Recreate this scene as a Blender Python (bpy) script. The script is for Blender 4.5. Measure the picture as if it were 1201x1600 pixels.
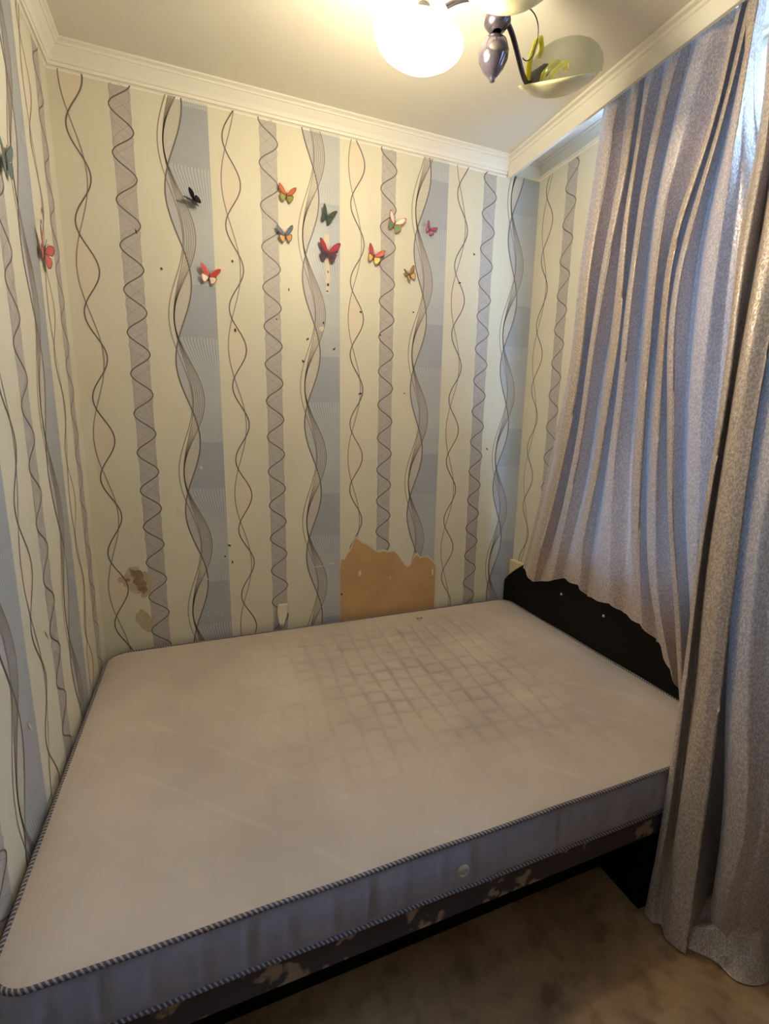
# bedroom corner: bare mattress, striped wallpaper, satin curtains
import bpy, math, random
import numpy as np
from mathutils import Vector, Matrix
for o in list(bpy.data.objects): bpy.data.objects.remove(o)
scene = bpy.context.scene
col = scene.collection
PI = math.pi
random.seed(7)

# ------------------------------------------------------------------ camera
yaw, pitch, roll = 0.3741, 0.1918, 0.0177
cp, sp, cy, sy = math.cos(pitch), math.sin(pitch), math.cos(yaw), math.sin(yaw)
fw = Vector((sy*cp, cy*cp, -sp)); rt = Vector((cy, -sy, 0)); up = rt.cross(fw)
r2 = rt*math.cos(roll) + up*math.sin(roll); u2 = -rt*math.sin(roll) + up*math.cos(roll)
cam = bpy.data.cameras.new('camera'); camo = bpy.data.objects.new('camera', cam); col.objects.link(camo)
R = Matrix((r2, u2, -fw)).transposed().to_4x4()
camo.matrix_world = Matrix.Translation((0.4176, -2.1542, 1.49)) @ R
cam.sensor_fit = 'VERTICAL'; cam.sensor_height = 24; cam.lens = 736.65/1600*24; cam.clip_start = 0.02
scene.camera = camo
# ------------------------------------------------------------------ view and daylight
vs = scene.view_settings
vs.view_transform = 'Standard'; vs.look = 'None'; vs.gamma = 1; vs.use_curve_mapping = False
vs.exposure = 0.0
w = bpy.data.worlds.new('daylight'); scene.world = w; w.use_nodes = True
bg = w.node_tree.nodes['Background']; bg.inputs[0].default_value = (0.36, 0.60, 1.0, 1); bg.inputs[1].default_value = 12

# ------------------------------------------------------------------ helpers
def lin(c):
    return tuple(((v/255)/12.92 if v/255 <= .04045 else ((v/255+.055)/1.055)**2.4) for v in c)
def nt(name):
    m = bpy.data.materials.new(name); m.use_nodes = True
    t = m.node_tree; return m, t, t.nodes['Principled BSDF'], t.nodes['Material Output']
def mat(name, c, rough=.6, metal=0, noise=0, nscale=8, bump=0, bscale=60, spec=.5, coat=0):
    m, t, b, o = nt(name)
    b.inputs['Base Color'].default_value = (*c, 1); b.inputs['Roughness'].default_value = rough
    b.inputs['Metallic'].default_value = metal; b.inputs['Specular IOR Level'].default_value = spec
    b.inputs['Coat Weight'].default_value = coat
    tc = t.nodes.new('ShaderNodeTexCoord')
    if noise:
        n = t.nodes.new('ShaderNodeTexNoise'); n.inputs['Scale'].default_value = nscale; n.inputs['Detail'].default_value = 5
        t.links.new(tc.outputs['Object'], n.inputs['Vector'])
        r = t.nodes.new('ShaderNodeMapRange'); r.inputs[1].default_value = .3; r.inputs[2].default_value = .7
        r.inputs[3].default_value = 1-noise; r.inputs[4].default_value = 1+noise
        t.links.new(n.outputs['Fac'], r.inputs[0])
        v = t.nodes.new('ShaderNodeVectorMath'); v.operation = 'SCALE'; v.inputs[0].default_value = c
        t.links.new(r.outputs[0], v.inputs['Scale']); t.links.new(v.outputs[0], b.inputs['Base Color'])
    if bump:
        n = t.nodes.new('ShaderNodeTexNoise'); n.inputs['Scale'].default_value = bscale; n.inputs['Detail'].default_value = 4
        t.links.new(tc.outputs['Object'], n.inputs['Vector'])
        bp = t.nodes.new('ShaderNodeBump'); bp.inputs['Strength'].default_value = bump; bp.inputs['Distance'].default_value = .01
        t.links.new(n.outputs['Fac'], bp.inputs['Height']); t.links.new(bp.outputs[0], b.inputs['Normal'])
    return m
def emit(name, c, s):
    m, t, b, o = nt(name)
    b.inputs['Base Color'].default_value = (*c, 1); b.inputs['Emission Color'].default_value = (*c, 1)
    b.inputs['Emission Strength'].default_value = s; return m

class MB:
    def __init__(s): s.v = []; s.f = []; s.m = []; s.uv = None
    def face(s, pts, mi=0):
        k = len(s.v); s.v += [tuple(p) for p in pts]; s.f.append(tuple(range(k, k+len(pts)))); s.m.append(mi)
    def grid(s, rows, mi=0, closed=False):
        k = len(s.v); n = len(rows[0])
        for r in rows: s.v += [tuple(p) for p in r]
        for i in range(len(rows)-1):
            for j in range(n if closed else n-1):
                a = k+i*n+j; b = k+i*n+(j+1) % n
                s.f.append((a, b, b+n, a+n)); s.m.append(mi)
    def box(s, a, b, mi=0):
        (x0, y0, z0), (x1, y1, z1) = a, b
        P = [(x0,y0,z0),(x1,y0,z0),(x1,y1,z0),(x0,y1,z0),(x0,y0,z1),(x1,y0,z1),(x1,y1,z1),(x0,y1,z1)]
        k = len(s.v); s.v += P
        for f in ((0,3,2,1),(4,5,6,7),(0,1,5,4),(1,2,6,5),(2,3,7,6),(3,0,4,7)):
            s.f.append(tuple(k+i for i in f)); s.m.append(mi)
    def tube(s, pts, r, n=8, mi=0, closed=False):
        pts = [Vector(p) for p in pts]; rows = []; N = len(pts); ref = None
        for i, p in enumerate(pts):
            if closed: d = pts[(i+1) % N]-pts[i-1]
            else: d = pts[min(i+1, N-1)]-pts[max(i-1, 0)]
            d.normalize()
            if ref is None: ref = Vector((0,0,1)) if abs(d.z) < .9 else Vector((1,0,0))
            a = (ref - d*ref.dot(d)).normalized(); ref = a; b = d.cross(a)
            rr = r(i/(N-1)) if callable(r) else r
            rows.append([p + (a*math.cos(2*PI*j/n)+b*math.sin(2*PI*j/n))*rr for j in range(n)])
        if closed: rows.append(rows[0])
        s.grid(rows, mi, True)
        if not closed:
            s.face(list(reversed(rows[0])), mi); s.face(rows[-1], mi)
    def lathe(s, prof, M=None, n=24, mi=0):
        rows = [[(r*math.cos(2*PI*j/n), r*math.sin(2*PI*j/n), z) for j in range(n)] for r, z in prof]
        if M is not None: rows = [[tuple(M @ Vector(p)) for p in r] for r in rows]
        s.grid(rows, mi, True)
    def build(s, name, mats, parent=None, smooth=False, solid=0, sub=0, bevel=0):
        me = bpy.data.meshes.new(name); me.from_pydata(s.v, [], s.f); me.update()
        if not isinstance(mats, (list, tuple)): mats = [mats]
        for m in mats: me.materials.append(m)
        me.polygons.foreach_set('material_index', s.m)
        if smooth: me.polygons.foreach_set('use_smooth', [True]*len(s.f))
        o = bpy.data.objects.new(name, me); col.objects.link(o)
        if parent: o.parent = parent
        if solid:
            md = o.modifiers.new('solid', 'SOLIDIFY'); md.thickness = solid; md.offset = 0
        if bevel:
            md = o.modifiers.new('bevel', 'BEVEL'); md.width = bevel; md.segments = 2; md.limit_method = 'ANGLE'
        if sub:
            md = o.modifiers.new('sub', 'SUBSURF'); md.levels = sub; md.render_levels = sub
        return o
def tag(o, label=None, cat=None, group=None, kind=None):
    if label: o['label'] = label
    if cat: o['category'] = cat
    if group: o['group'] = group
    if kind: o['kind'] = kind
    return o
def empty(name, loc=(0,0,0)):
    o = bpy.data.objects.new(name, None); col.objects.link(o); o.location = loc; o.empty_display_size = .05
    return o
def thing(name, loc, label, cat, group=None):
    return tag(empty(name, loc), label, cat, group)

# ------------------------------------------------------------------ room constants
W, H, ZC, YF = 2.059, 2.717, 2.644, -3.3      # right wall, ceiling, foot of the cornice, wall behind the camera
XB = 1.871                                     # curtain pelmet board

# ------------------------------------------------------------------ wallpaper
cream = mat('wallpaper_cream', lin((219,213,191)), .55, noise=.045, nscale=2.5, bump=.05, bscale=300)
greyp = mat('wallpaper_grey', lin((184,178,170)), .5, noise=.06, nscale=60)
bluep = mat('wallpaper_blue', lin((166,170,176)), .4, noise=.04, nscale=8, spec=.6)
inkd = mat('wallpaper_ink', lin((112,102,98)), .5)
inkl = mat('wallpaper_ink_light', lin((146,134,126)), .5)
inkt = mat('wallpaper_ink_thin', lin((156,148,144)), .5)
palel = mat('wallpaper_pale_line', lin((198,200,196)), .5)
lensg = mat('wallpaper_lens', lin((198,192,178)), .55, noise=.08, nscale=120)
fang = mat('wallpaper_fan', lin((186,184,182)), .55, noise=.05, nscale=40)
peach = mat('wallpaper_peach', lin((223,210,187)), .6)
plaster = mat('bare_plaster', lin((198,158,110)), .8, noise=.09, nscale=6, bump=.2, bscale=40)
torn = mat('torn_paper_edge', lin((216,204,182)), .8)
chip = mat('dark_flecks', lin((74,62,54)), .8)
stain = mat('brown_stain', lin((150,130,102)), .8, noise=.3, nscale=40)
stain2 = mat('pale_stain', lin((190,174,144)), .8, noise=.12, nscale=30)
WM = [cream, greyp, bluep, inkd, inkl, inkt, palel, lensg, fang, peach, plaster, torn, chip, stain, stain2]
OFF = [0, .0003, .0003, .0012, .0010, .0008, .0006, .0004, .0004, .0003, .0016, .0019, .0024, .0009, .0006]

class Wall(MB):
    def __init__(s, f): super().__init__(); s.fn = f
    def P(s, u, z, k): return s.fn(u, z, OFF[k])
    def quad(s, u0, u1, z0, z1, k): s.face([s.P(u0,z0,k), s.P(u1,z0,k), s.P(u1,z1,k), s.P(u0,z1,k)], k)
    def band(s, fl, fr, z0, z1, k, n=None):
        n = n or max(2, int(abs(z1-z0)/.012)); zs = [z0+(z1-z0)*i/n for i in range(n+1)]
        s.grid([[s.P(fl(z), z, k), s.P(fr(z), z, k)] for z in zs], k)
    def line(s, f, z0, z1, wd, k):
        n = max(4, int(abs(z1-z0)/.008)); zs = [z0+(z1-z0)*i/n for i in range(n+1)]; rows = []
        for z in zs:
            sl = (f(z+.001)-f(z-.001))/.002; h = wd/2*math.sqrt(1+sl*sl)
            rows.append([s.P(f(z)-h, z, k), s.P(f(z)+h, z, k)])
        s.grid(rows, k)
    def poly(s, pts, k):
        cu = sum(p[0] for p in pts)/len(pts); cz = sum(p[1] for p in pts)/len(pts)
        for i in range(len(pts)):
            a, b = pts[i], pts[(i+1) % len(pts)]
            s.face([s.P(cu,cz,k), s.P(*a,k), s.P(*b,k)], k)
    def blob(s, u, z, a, b, rot, k, n=9, j=.25):
        s.nb = getattr(s, 'nb', 0)+1; base = OFF[k]; OFF[k] = base+.000006*s.nb
        pts = []
        for i in range(n):
            t = 2*PI*i/n; q = 1+random.uniform(-j, j)
            x, y = a*q*math.cos(t), b*q*math.sin(t)
            pts.append((u+x*math.cos(rot)-y*math.sin(rot), z+x*math.sin(rot)+y*math.cos(rot)))
        s.poly(pts, k); OFF[k] = base
def wallpaper(wl, b, zw, zd, zz, z0, z1, umin, umax, dpart=True, bpart=True, gpart=True):
    """one repeat: blue stripe ending at b, twin strands at b+.08, grey zigzag band at b+.22"""
    c2 = lambda z, zc, p: math.cos(2*PI*(z-zc)/p)
    if bpart:
        dark = lambda z: b-.128+.037*c2(z, zw, .62)
        fan = lambda mn, mx: (lambda z: b+(mn+mx)/2+(mx-mn)/2*c2(z, zw+.163, .62))
        outer = fan(-.162, -.066); inner = fan(-.162, -.108)
        wl.band(lambda z: max(dark(z), outer(z)), lambda z: b, z0, z1, 2)
        n = int((z1-z0)/.006)
        for i in range(n):
            a0 = z0+(z1-z0)*i/n; a1 = z0+(z1-z0)*(i+1)/n; m = (a0+a1)/2
            if dark(m) > outer(m): wl.band(outer, dark, a0, a1, 7, 1)
            else: wl.band(dark, outer, a0, a1, 8, 1)
        wl.line(dark, z0, z1, .0048, 3)
        wl.line(fan(-.181, -.112), z0, z1, .0036, 4)
        wl.line(outer, z0, z1, .0042, 4)
        wl.line(inner, z0, z1, .0034, 4)
        for i, mx in enumerate((-.099, -.091, -.083, -.0745)):
            wl.line(fan(-.161, mx), z0, z1, .0021, 4)
        # pale lines bulging where the fan opens
        for i in range(12):
            q = (i+1)/12.6
            def pf(z, q=q): o = max(dark(z), outer(z)); return o+(b-o)*q
            k = math.floor((z0-zw)/.62)
            while zw+.163+k*.62-.3 < z1:
                zc = zw+.19+k*.62; a, c = max(z0, zc-.20), min(z1, zc+.22)
                if c > a: wl.line(pf, a, c, .0034, 6)
                k += 1
    if dpart:
        dd = lambda z: b+.0800+.031*c2(z, zd, .311)
        dl = lambda z: b+.0690+.030*c2(z, zd, .622)
        k0 = math.floor((z0-zd)/.622)
        for k in range(k0, k0+7):
            zc = zd+.311+k*.622
            a, c = max(z0, zc-.10), min(z1, zc+.10)
            if c > a: wl.band(dl, dd, a, c, 9)
        wl.line(dd, z0, z1, .0046, 3); wl.line(dl, z0, z1, .0036, 4)
    if gpart:
        wl.quad(b+.190, b+.257, z0, z1, 1)
        wl.line(lambda z: b+.2235+.037*math.cos(2*PI*(z-zz)/.1545), z0, z1, .0044, 3)
        wl.line(lambda z: b+.2235+.034*math.cos(2*PI*(z-zz-.03)/.1545+.8*math.sin(z*9)), z0, z1, .0012, 5)
        wl.line(lambda z: b+.2235+.036*math.cos(2*PI*(z-zz+.035)/.1545+.7*math.sin(z*7+1)), z0, z1, .0012, 5)

PR, X1 = .5185, .514
# back wall
bw = Wall(lambda u, z, o: (u, -o, z))
bw.quad(-.03, W+.2, 0, H+.05, 0)
z0, z1 = .3, 2.66
wallpaper(bw, X1-PR, 2.1, 2.33, 2.502, z0, z1, 0, W, bpart=False)
wallpaper(bw, X1, 2.017, 2.396-.311, 2.568, z0, z1, 0, W)
wallpaper(bw, X1+PR, 1.776, 2.249, 2.566, z0, z1, 0, W)
wallpaper(bw, X1+2*PR, 1.957, 2.379, 2.548, z0, z1, 0, W)
wallpaper(bw, W-.001, 2.087, 2.379, 2.548, z0, z1, 0, W, dpart=False, gpart=False)
# bare plaster where the paper has been torn off above the mattress
jag = [(1.036,.36),(1.036,.62),(1.034,.77),(1.040,.815),(1.058,.812),(1.068,.835),(1.080,.850),(1.092,.868),(1.100,.902),(1.112,.918),
       (1.128,.905),(1.150,.888),(1.172,.878),(1.192,.862),(1.215,.842),(1.235,.832),(1.262,.838),(1.290,.830),(1.318,.832),(1.345,.806),
       (1.362,.778),(1.380,.752),(1.398,.740),(1.418,.752),(1.432,.788),(1.450,.800),(1.470,.782),(1.500,.790),(1.530,.770),(1.548,.752),
       (1.562,.728),(1.566,.64),(1.568,.53),(1.570,.36)]
def poly_cols(wl, pts, zb_, k):
    for a, b in zip(pts[:-1], pts[1:]):
        if b[0]-a[0] > 1e-5: wl.face([wl.P(a[0],zb_,k), wl.P(b[0],zb_,k), wl.P(b[0],b[1],k), wl.P(a[0],a[1],k)], k)
top = sorted([p for p in jag if p[1] > .7])
bw_edge = [(u+random.uniform(-.004,.004), z+random.uniform(.004,.016)) for u, z in top]
OFF[11] = .0014
poly_cols(bw, [(1.034,.70)]+[(max(1.034,u),z) for u, z in sorted(bw_edge)]+[(1.574,.72)], .40, 11)
poly_cols(bw, top, .36, 10)
OFF[11] = .0019
for u, z, a, b_ in ((1.135,.735,.007,.016),(1.545,.70,.006,.02),(1.30,.69,.003,.006),(.99,.80,.02,.004),(.93,.79,.035,.003)):
    bw.blob(u, z, a, b_, 0, 11)
bw.blob(1.04, .635, .006, .005, 0, 12)
# brown damp marks by the left corner, bruised paper
for u, z, a, b_, r in ((.140,.80,.050,.060,.2),(.115,.82,.045,.025,.4),(.175,.78,.022,.05,-.2),(.16,.62,.03,.05,.2)):
    bw.blob(u, z, a, b_, r, 14, 22, .2)
for u, z, a, b_, r in ((.150,.805,.022,.040,.2),(.133,.84,.012,.02,.5),(.165,.76,.010,.022,-.2),(.108,.81,.010,.007,0)):
    bw.blob(u, z, a, b_, r, 13, 14, .35)
for u, z in [(.318,2.051),(.583,2.112),(.582,1.847),(.24,2.169),(.957,1.907),(1.13,1.968),(1.227,1.877),(1.39,1.992),(1.703,2.286),
             (1.629,2.148),(.808,2.028),(.754,1.905),(.979,2.119),(.979,2.067),(.976,2.04),(.885,1.834),(1.004,1.80),(1.355,1.62),
             (.865,1.74),(1.13,1.61),(.52,.93),(.50,.88),(.53,.85),(1.84,1.35)]:
    bw.blob(u, z, random.uniform(.004,.009), random.uniform(.003,.005), random.uniform(0,3), 12, 7, .4)
for i in range(60):      # scuffs low on the blue stripe above the left of the mattress
    u = random.gauss(.45,.05); z = random.uniform(.55,.80)
    bw.blob(min(.51,u), z, random.uniform(.001,.004), random.uniform(.001,.003), 0, 11, 6, .4)
for i in range(40):
    bw.blob(random.uniform(.93,1.02), random.uniform(.5,.70), random.uniform(.001,.004), random.uniform(.001,.005), 0, 11, 6, .4)
# pale strip torn behind the red butterfly
bw.poly([(.962,2.265),(.985,2.27),(.987,2.13),(.986,2.03),(.970,2.03),(.969,2.12),(.960,2.19)], 11)
bw.blob(.949, 1.882, .012, .010, .4, 11)
for u, z in ((.318,1.10),(.42,1.28),(1.69,1.42),(1.86,1.18),(1.55,1.46)): bw.blob(u, z, .004, .009, .2, 11, 7, .3)
wall_back = tag(bw.build('wall_back', WM), kind='structure')
pf = MB()   # loose flap of paper hanging above the mattress edge
rows = []
for i in range(9):
    t = i/8; hw = .003+.022*math.sin(PI*min(1, t*.62+.02))
    rows.append([(.738+(.012*t)+hw*s_, -.004-.028*(1-t)**1.5*(.4+.6*abs(s_))-.002, .520+.105*t) for s_ in (-1,-.5,0,.5,1)])
pf.grid(rows)
flap = pf.build('paper_flap', torn, wall_back, smooth=True, solid=.0006)

# left wall
lw = Wall(lambda u, z, o: (o, u, z))
lw.quad(YF, .03, 0, H+.05, 0)
for k, (zw, zd, zz) in enumerate(((2.26,2.137,2.349),(2.02,1.42,1.584),(2.4,2.2,2.45),(2.1,2.3,2.5),(2.0,2.4,2.48))):
    wallpaper(lw, -.345-k*.512, zw, zd, zz, z0, z1, 0, 0)
for y_, z_ in ((-.285,2.07),(-.262,2.11)): lw.blob(y_, z_, .004, .009, 0, 12)
for y_, z_ in ((-.40,.98),(-.70,.9),(-.9,.75)): lw.blob(y_, z_, .004, .02, .6, 11)
tag(lw.build('wall_left', WM), kind='structure')

# right wall with the window opening behind the curtains
WY0, WY1, WZ0, WZ1 = -.40, -1.95, .86, 2.655
rw = Wall(lambda u, z, o: (W-o, -u, z))
rw.quad(-.03, -WY0, 0, H+.05, 0); rw.quad(-WY1, -YF, 0, H+.05, 0)
rw.quad(-WY0, -WY1, 0, WZ0, 0); rw.quad(-WY0, -WY1, WZ1, H+.05, 0)
wallpaper(rw, .007, 2.1, 2.137, 2.632, z0, z1, 0, 0, bpart=False)
# reveal of the opening
for a, b_ in (((W,WY0,WZ0),(W,WY0,WZ1)),((W,WY1,WZ0),(W,WY1,WZ1)),((W,WY0,WZ0),(W,WY1,WZ0)),((W,WY0,WZ1),(W,WY1,WZ1))):
    rw.face([a, b_, (W+.25,)+b_[1:], (W+.25,)+a[1:]], 0)
tag(rw.build('wall_right', WM), kind='structure')
fwm = MB(); fwm.face([(-.03,YF,0),(W+.03,YF,0),(W+.03,YF,H+.05),(-.03,YF,H+.05)])
tag(fwm.build('wall_front', mat('dark_unseen_wall', lin((96,74,54)), .6, noise=.1)), kind='structure')  # unseen wall, coloured dark brown to cut light bouncing around the room

# window frame and glass
white = mat('white_paint', lin((226,220,206)), .45)
glassm, t, b, o = nt('window_glass')
b.inputs['Base Color'].default_value = (1,1,1,1); b.inputs['Roughness'].default_value = 0
b.inputs['Transmission Weight'].default_value = 1; b.inputs['IOR'].default_value = 1.01
wf = MB(); X0, X1w = W+.03, W+.075
for y0_, y1_, a, c in ((WY0,WY0-.06,WZ0,WZ1),(WY1,WY1+.06,WZ0,WZ1),(-1.50,-1.56,WZ0,WZ1)):
    wf.box((X0, min(y0_,y1_), a), (X1w, max(y0_,y1_), c))
wf.box((X0,WY1,WZ0),(X1w,WY0,WZ0+.06)); wf.box((X0,WY1,WZ1-.03),(X1w,WY0,WZ1)); wf.box((X0,WY1,2.0),(X1w,-1.53,2.05))
win = tag(wf.build('window_1', white, bevel=.004), kind='structure')
gp = MB(); gp.face([(W+.05,WY0,WZ0),(W+.05,WY1,WZ0),(W+.05,WY1,WZ1),(W+.05,WY0,WZ1)])
gp.build('window_pane', glassm, win)

# ------------------------------------------------------------------ ceiling, cornices, pelmet
ceilm = mat('ceiling_white', lin((234,227,212)), .75, noise=.02, nscale=3)
corn = mat('cornice_white', lin((238,232,218)), .5)
cl = MB(); cl.face([(-.03,.03,H),(W+.2,.03,H),(W+.2,YF-.03,H),(-.03,YF-.03,H)])
tag(cl.build('ceiling', ceilm), kind='structure')
prof = [(0,0),(0,.006),(.004,.009),(.010,.009),(.012,.014),(.012,.018),(.016,.020),(.019,.026),(.024,.034),(.031,.042),(.038,.050),(.042,.055),
        (.046,.056),(.046,.061),(.050,.064),(.055,.066),(.058,.068),(.058,.0732)]   # (out from wall, up from foot)
def cornice(p, q, nrm, m0=1, m1=1, sc=1.0, zc=ZC):
    mb = MB(); P, Q, N = Vector(p), Vector(q), Vector(nrm); d = (Q-P).normalized()
    rows = [[P+N*a*sc+d*a*sc*m0+Vector((0,0,zc+b_*sc)), Q+N*a*sc-d*a*sc*m1+Vector((0,0,zc+b_*sc))] for a, b_ in prof]
    mb.grid(rows); return mb
tag(cornice((0,-.0005,0),(XB-.012,-.0005,0),(0,-1,0),1,0).build('trim_1', corn, smooth=False), kind='structure')
tag(cornice((.0005,0,0),(.0005,YF,0),(1,0,0),1,0).build('trim_2', corn), kind='structure')
sc = .052/.0732
tag(cornice((XB-.0,-.0005,0),(W,-.0005,0),(0,-1,0),0,1,sc,H-.052).build('trim_3', corn), kind='structure')
tag(cornice((W-.0005,0,0),(W-.0005,YF,0),(-1,0,0),1,0,sc,H-.052).build('trim_4', corn), kind='structure')
pm = MB()     # pelmet board hung from the ceiling
pp = [(XB-.036,H),(XB-.036,H-.010),(XB-.024,H-.014),(XB-.022,H-.024),(XB-.017,H-.027),(XB-.014,H-.040),(XB-.002,H-.070),(XB,H-.0745),(XB+.013,H-.0745),(XB+.013,H)]
pm.grid([[(x,0,z),(x,YF,z)] for x, z in pp])
tag(pm.build('trim_5', corn), kind='structure')

# ------------------------------------------------------------------ floor
fm, t, b, o = nt('worn_floor')
tc = t.nodes.new('ShaderNodeTexCoord')
n1 = t.nodes.new('ShaderNodeTexNoise'); n1.inputs['Scale'].default_value = 3.2; n1.inputs['Detail'].default_value = 8; n1.inputs['Roughness'].default_value = .65
n2 = t.nodes.new('ShaderNodeTexNoise'); n2.inputs['Scale'].default_value = 16; n2.inputs['Detail'].default_value = 6
cr = t.nodes.new('ShaderNodeValToRGB'); e = cr.color_ramp.elements
e[0].position = .32; e[0].color = (*lin((126,98,72)),1); e[1].position = .62; e[1].color = (*lin((182,146,108)),1)
e2 = e.new(.47); e2.color = (*lin((164,128,92)),1)
mx = t.nodes.new('ShaderNodeMix'); mx.data_type = 'RGBA'; mx.blend_type = 'MULTIPLY'; mx.inputs[0].default_value = .6
cr2 = t.nodes.new('ShaderNodeValToRGB'); cr2.color_ramp.elements[0].position = .33; cr2.color_ramp.elements[0].color = (.45,.4,.36,1); cr2.color_ramp.elements[1].position = .5
t.links.new(tc.outputs['Object'], n1.inputs['Vector']); t.links.new(tc.outputs['Object'], n2.inputs['Vector'])
t.links.new(n1.outputs['Fac'], cr.inputs[0]); t.links.new(n2.outputs['Fac'], cr2.inputs[0])
t.links.new(cr.outputs[0], mx.inputs[6]); t.links.new(cr2.outputs[0], mx.inputs[7]); t.links.new(mx.outputs[2], b.inputs['Base Color'])
b.inputs['Roughness'].default_value = .7
bp = t.nodes.new('ShaderNodeBump'); bp.inputs['Strength'].default_value = .25; bp.inputs['Distance'].default_value = .01
t.links.new(n2.outputs['Fac'], bp.inputs['Height']); t.links.new(bp.outputs[0], b.inputs['Normal'])
fl = MB(); fl.face([(-.03,YF-.03,0),(W+.03,YF-.03,0),(W+.03,.03,0),(-.03,.03,0)])
tag(fl.build('floor', fm), kind='structure')

# ------------------------------------------------------------------ bed
MX0, MX1, MY0, MY1, MZ0, MZ1 = .018, 2.001, -1.330, -.030, .356, .500
bed = thing('bed_frame', (1.0, -.68, 0), 'low double bed frame with black arched headboard and dark floral fabric rail under the mattress', 'bed')
def L(o):    # keep world placement under a thing whose base is not at the origin
    o.matrix_parent_inverse = Matrix.Translation(o.parent.location).inverted() if o.parent.parent is None else o.matrix_parent_inverse
    return o
blackm = mat('black_leatherette', (.006,.0055,.0055), .6, spec=.15)
darkw = mat('dark_wood', (.02,.015,.012), .6)
hb = MB(); n = 60; ys = [-.006-1.345*i/n for i in range(n+1)]
def hz(y):
    q = (y+.006)/-1.345; a = abs(q-.5)*2
    return .615+.29*(1-a**2.0)**.9+.0*q
front = [(2.006, y, hz(y)) for y in ys]; XH0, XH1 = 2.005, 2.030
rows = []
for y in ys:
    h = hz(y)
    rows.append([(XH0+.004,y,.05),(XH0,y,.06),(XH0,y,h-.012),(XH0+.004,y,h-.003),(XH0+.010,y,h),(XH1-.006,y,h),(XH1,y,h-.008),(XH1,y,.05)])
hb.grid(rows, 0, True); hb.face(list(reversed(rows[0]))); hb.face(rows[-1])
headboard = L(hb.build('headboard', blackm, bed))
stud_m = mat('crystal_stud', (.8,.8,.8), .15, metal=.6)
for y, z in ((-.460,.684),(-.719,.678),(-.98,.684)):
    mb = MB(); M = Matrix.Translation((XH0, y, z)) @ Matrix.Rotation(-PI/2, 4, 'Y')
    mb.lathe([(.0065,-.001),(.0065,.0015),(.0045,.004),(.0001,.0055)], M, 10)
    s_ = mb.build('stud', stud_m, headboard); s_.matrix_parent_inverse = Matrix.Identity(4); s_.matrix_parent_inverse = Matrix.Identity(4)
floral, t, b, o = nt('floral_fabric')
tc = t.nodes.new('ShaderNodeTexCoord'); vo = t.nodes.new('ShaderNodeTexVoronoi'); vo.inputs['Scale'].default_value = 13; vo.inputs['Randomness'].default_value = 1
nn = t.nodes.new('ShaderNodeTexNoise'); nn.inputs['Scale'].default_value = 22; nn.inputs['Detail'].default_value = 3
va = t.nodes.new('ShaderNodeMix'); va.data_type = 'VECTOR'; va.inputs[0].default_value = .12
cr = t.nodes.new('ShaderNodeValToRGB'); cr.color_ramp.elements[0].position = .22; cr.color_ramp.elements[0].color = (*lin((150,124,104)),1)
cr.color_ramp.elements[1].position = .34; cr.color_ramp.elements[1].color = (*lin((66,56,60)),1)
t.links.new(tc.outputs['Object'], nn.inputs['Vector']); t.links.new(tc.outputs['Object'], va.inputs[4]); t.links.new(nn.outputs['Color'], va.inputs[5])
t.links.new(va.outputs[1], vo.inputs['Vector']); t.links.new(vo.outputs['Distance'], cr.inputs[0]); t.links.new(cr.outputs[0], b.inputs['Base Color'])
b.inputs['Roughness'].default_value = .85
rl = MB(); rl.box((.03,MY0+.006,.272),(1.996,MY0+.03,.348)); L(rl.build('side_rail', floral, bed, bevel=.006))
rl = MB(); rl.box((.024,MY0+.03,.272),(.048,MY1-.01,.348)); L(rl.build('foot_rail', floral, bed, bevel=.006))
rl = MB(); rl.box((.03,MY1-.03,.272),(1.996,MY1-.008,.348)); L(rl.build('side_rail', floral, bed, bevel=.006))
for i in range(12):
    x = .12+i*.16; sl = MB(); sl.box((x,MY0+.03,.325),(x+.07,MY1-.03,.345)); L(sl.build('slat', darkw, bed))
bx_ = MB(); bx_.box((.10,-1.165,0),(1.62,-1.14,.272)); bx_.box((.10,-1.165,0),(.13,-.10,.272)); L(bx_.build('underbed_shade_panel', blackm, bed))  # black panels added to stand for the deep shade under the bed
bx_ = MB(); bx_.box((1.62,MY0+.008,0),(1.99,-.40,.270)); L(bx_.build('black_box', blackm, bed, bevel=.003))  # plain black block on the floor below the head end
for x in (.20, 1.0):
    for y in (-1.0, MY1-.10):
        lg = MB(); lg.box((x-.03,y-.03,0),(x+.03,y+.03,.272)); L(lg.build('leg', darkw, bed, bevel=.004))

# mattress
mm, t, b, o = nt('mattress_top')
tc = t.nodes.new('ShaderNodeTexCoord')
na = t.nodes.new('ShaderNodeTexNoise'); na.inputs['Scale'].default_value = 2.6; na.inputs['Detail'].default_value = 6
nb = t.nodes.new('ShaderNodeTexNoise'); nb.inputs['Scale'].default_value = 26; nb.inputs['Detail'].default_value = 4
at = t.nodes.new('ShaderNodeAttribute'); at.attribute_name = 'wear'
cr = t.nodes.new('ShaderNodeValToRGB'); cr.color_ramp.elements[0].position = .32; cr.color_ramp.elements[0].color = (*lin((184,171,157)),1)
cr.color_ramp.elements[1].position = .62; cr.color_ramp.elements[1].color = (*lin((206,191,175)),1)
m1 = t.nodes.new('ShaderNodeMix'); m1.data_type = 'RGBA'; m1.inputs[7].default_value = (*lin((128,116,122)),1)
ml = t.nodes.new('ShaderNodeMath'); ml.operation = 'MULTIPLY'
mr = t.nodes.new('ShaderNodeMapRange'); mr.inputs[1].default_value = .38; mr.inputs[2].default_value = .62; mr.inputs[3].default_value = .15; mr.inputs[4].default_value = 1.0
t.links.new(tc.outputs['Object'], na.inputs['Vector']); t.links.new(tc.outputs['Object'], nb.inputs['Vector'])
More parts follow.
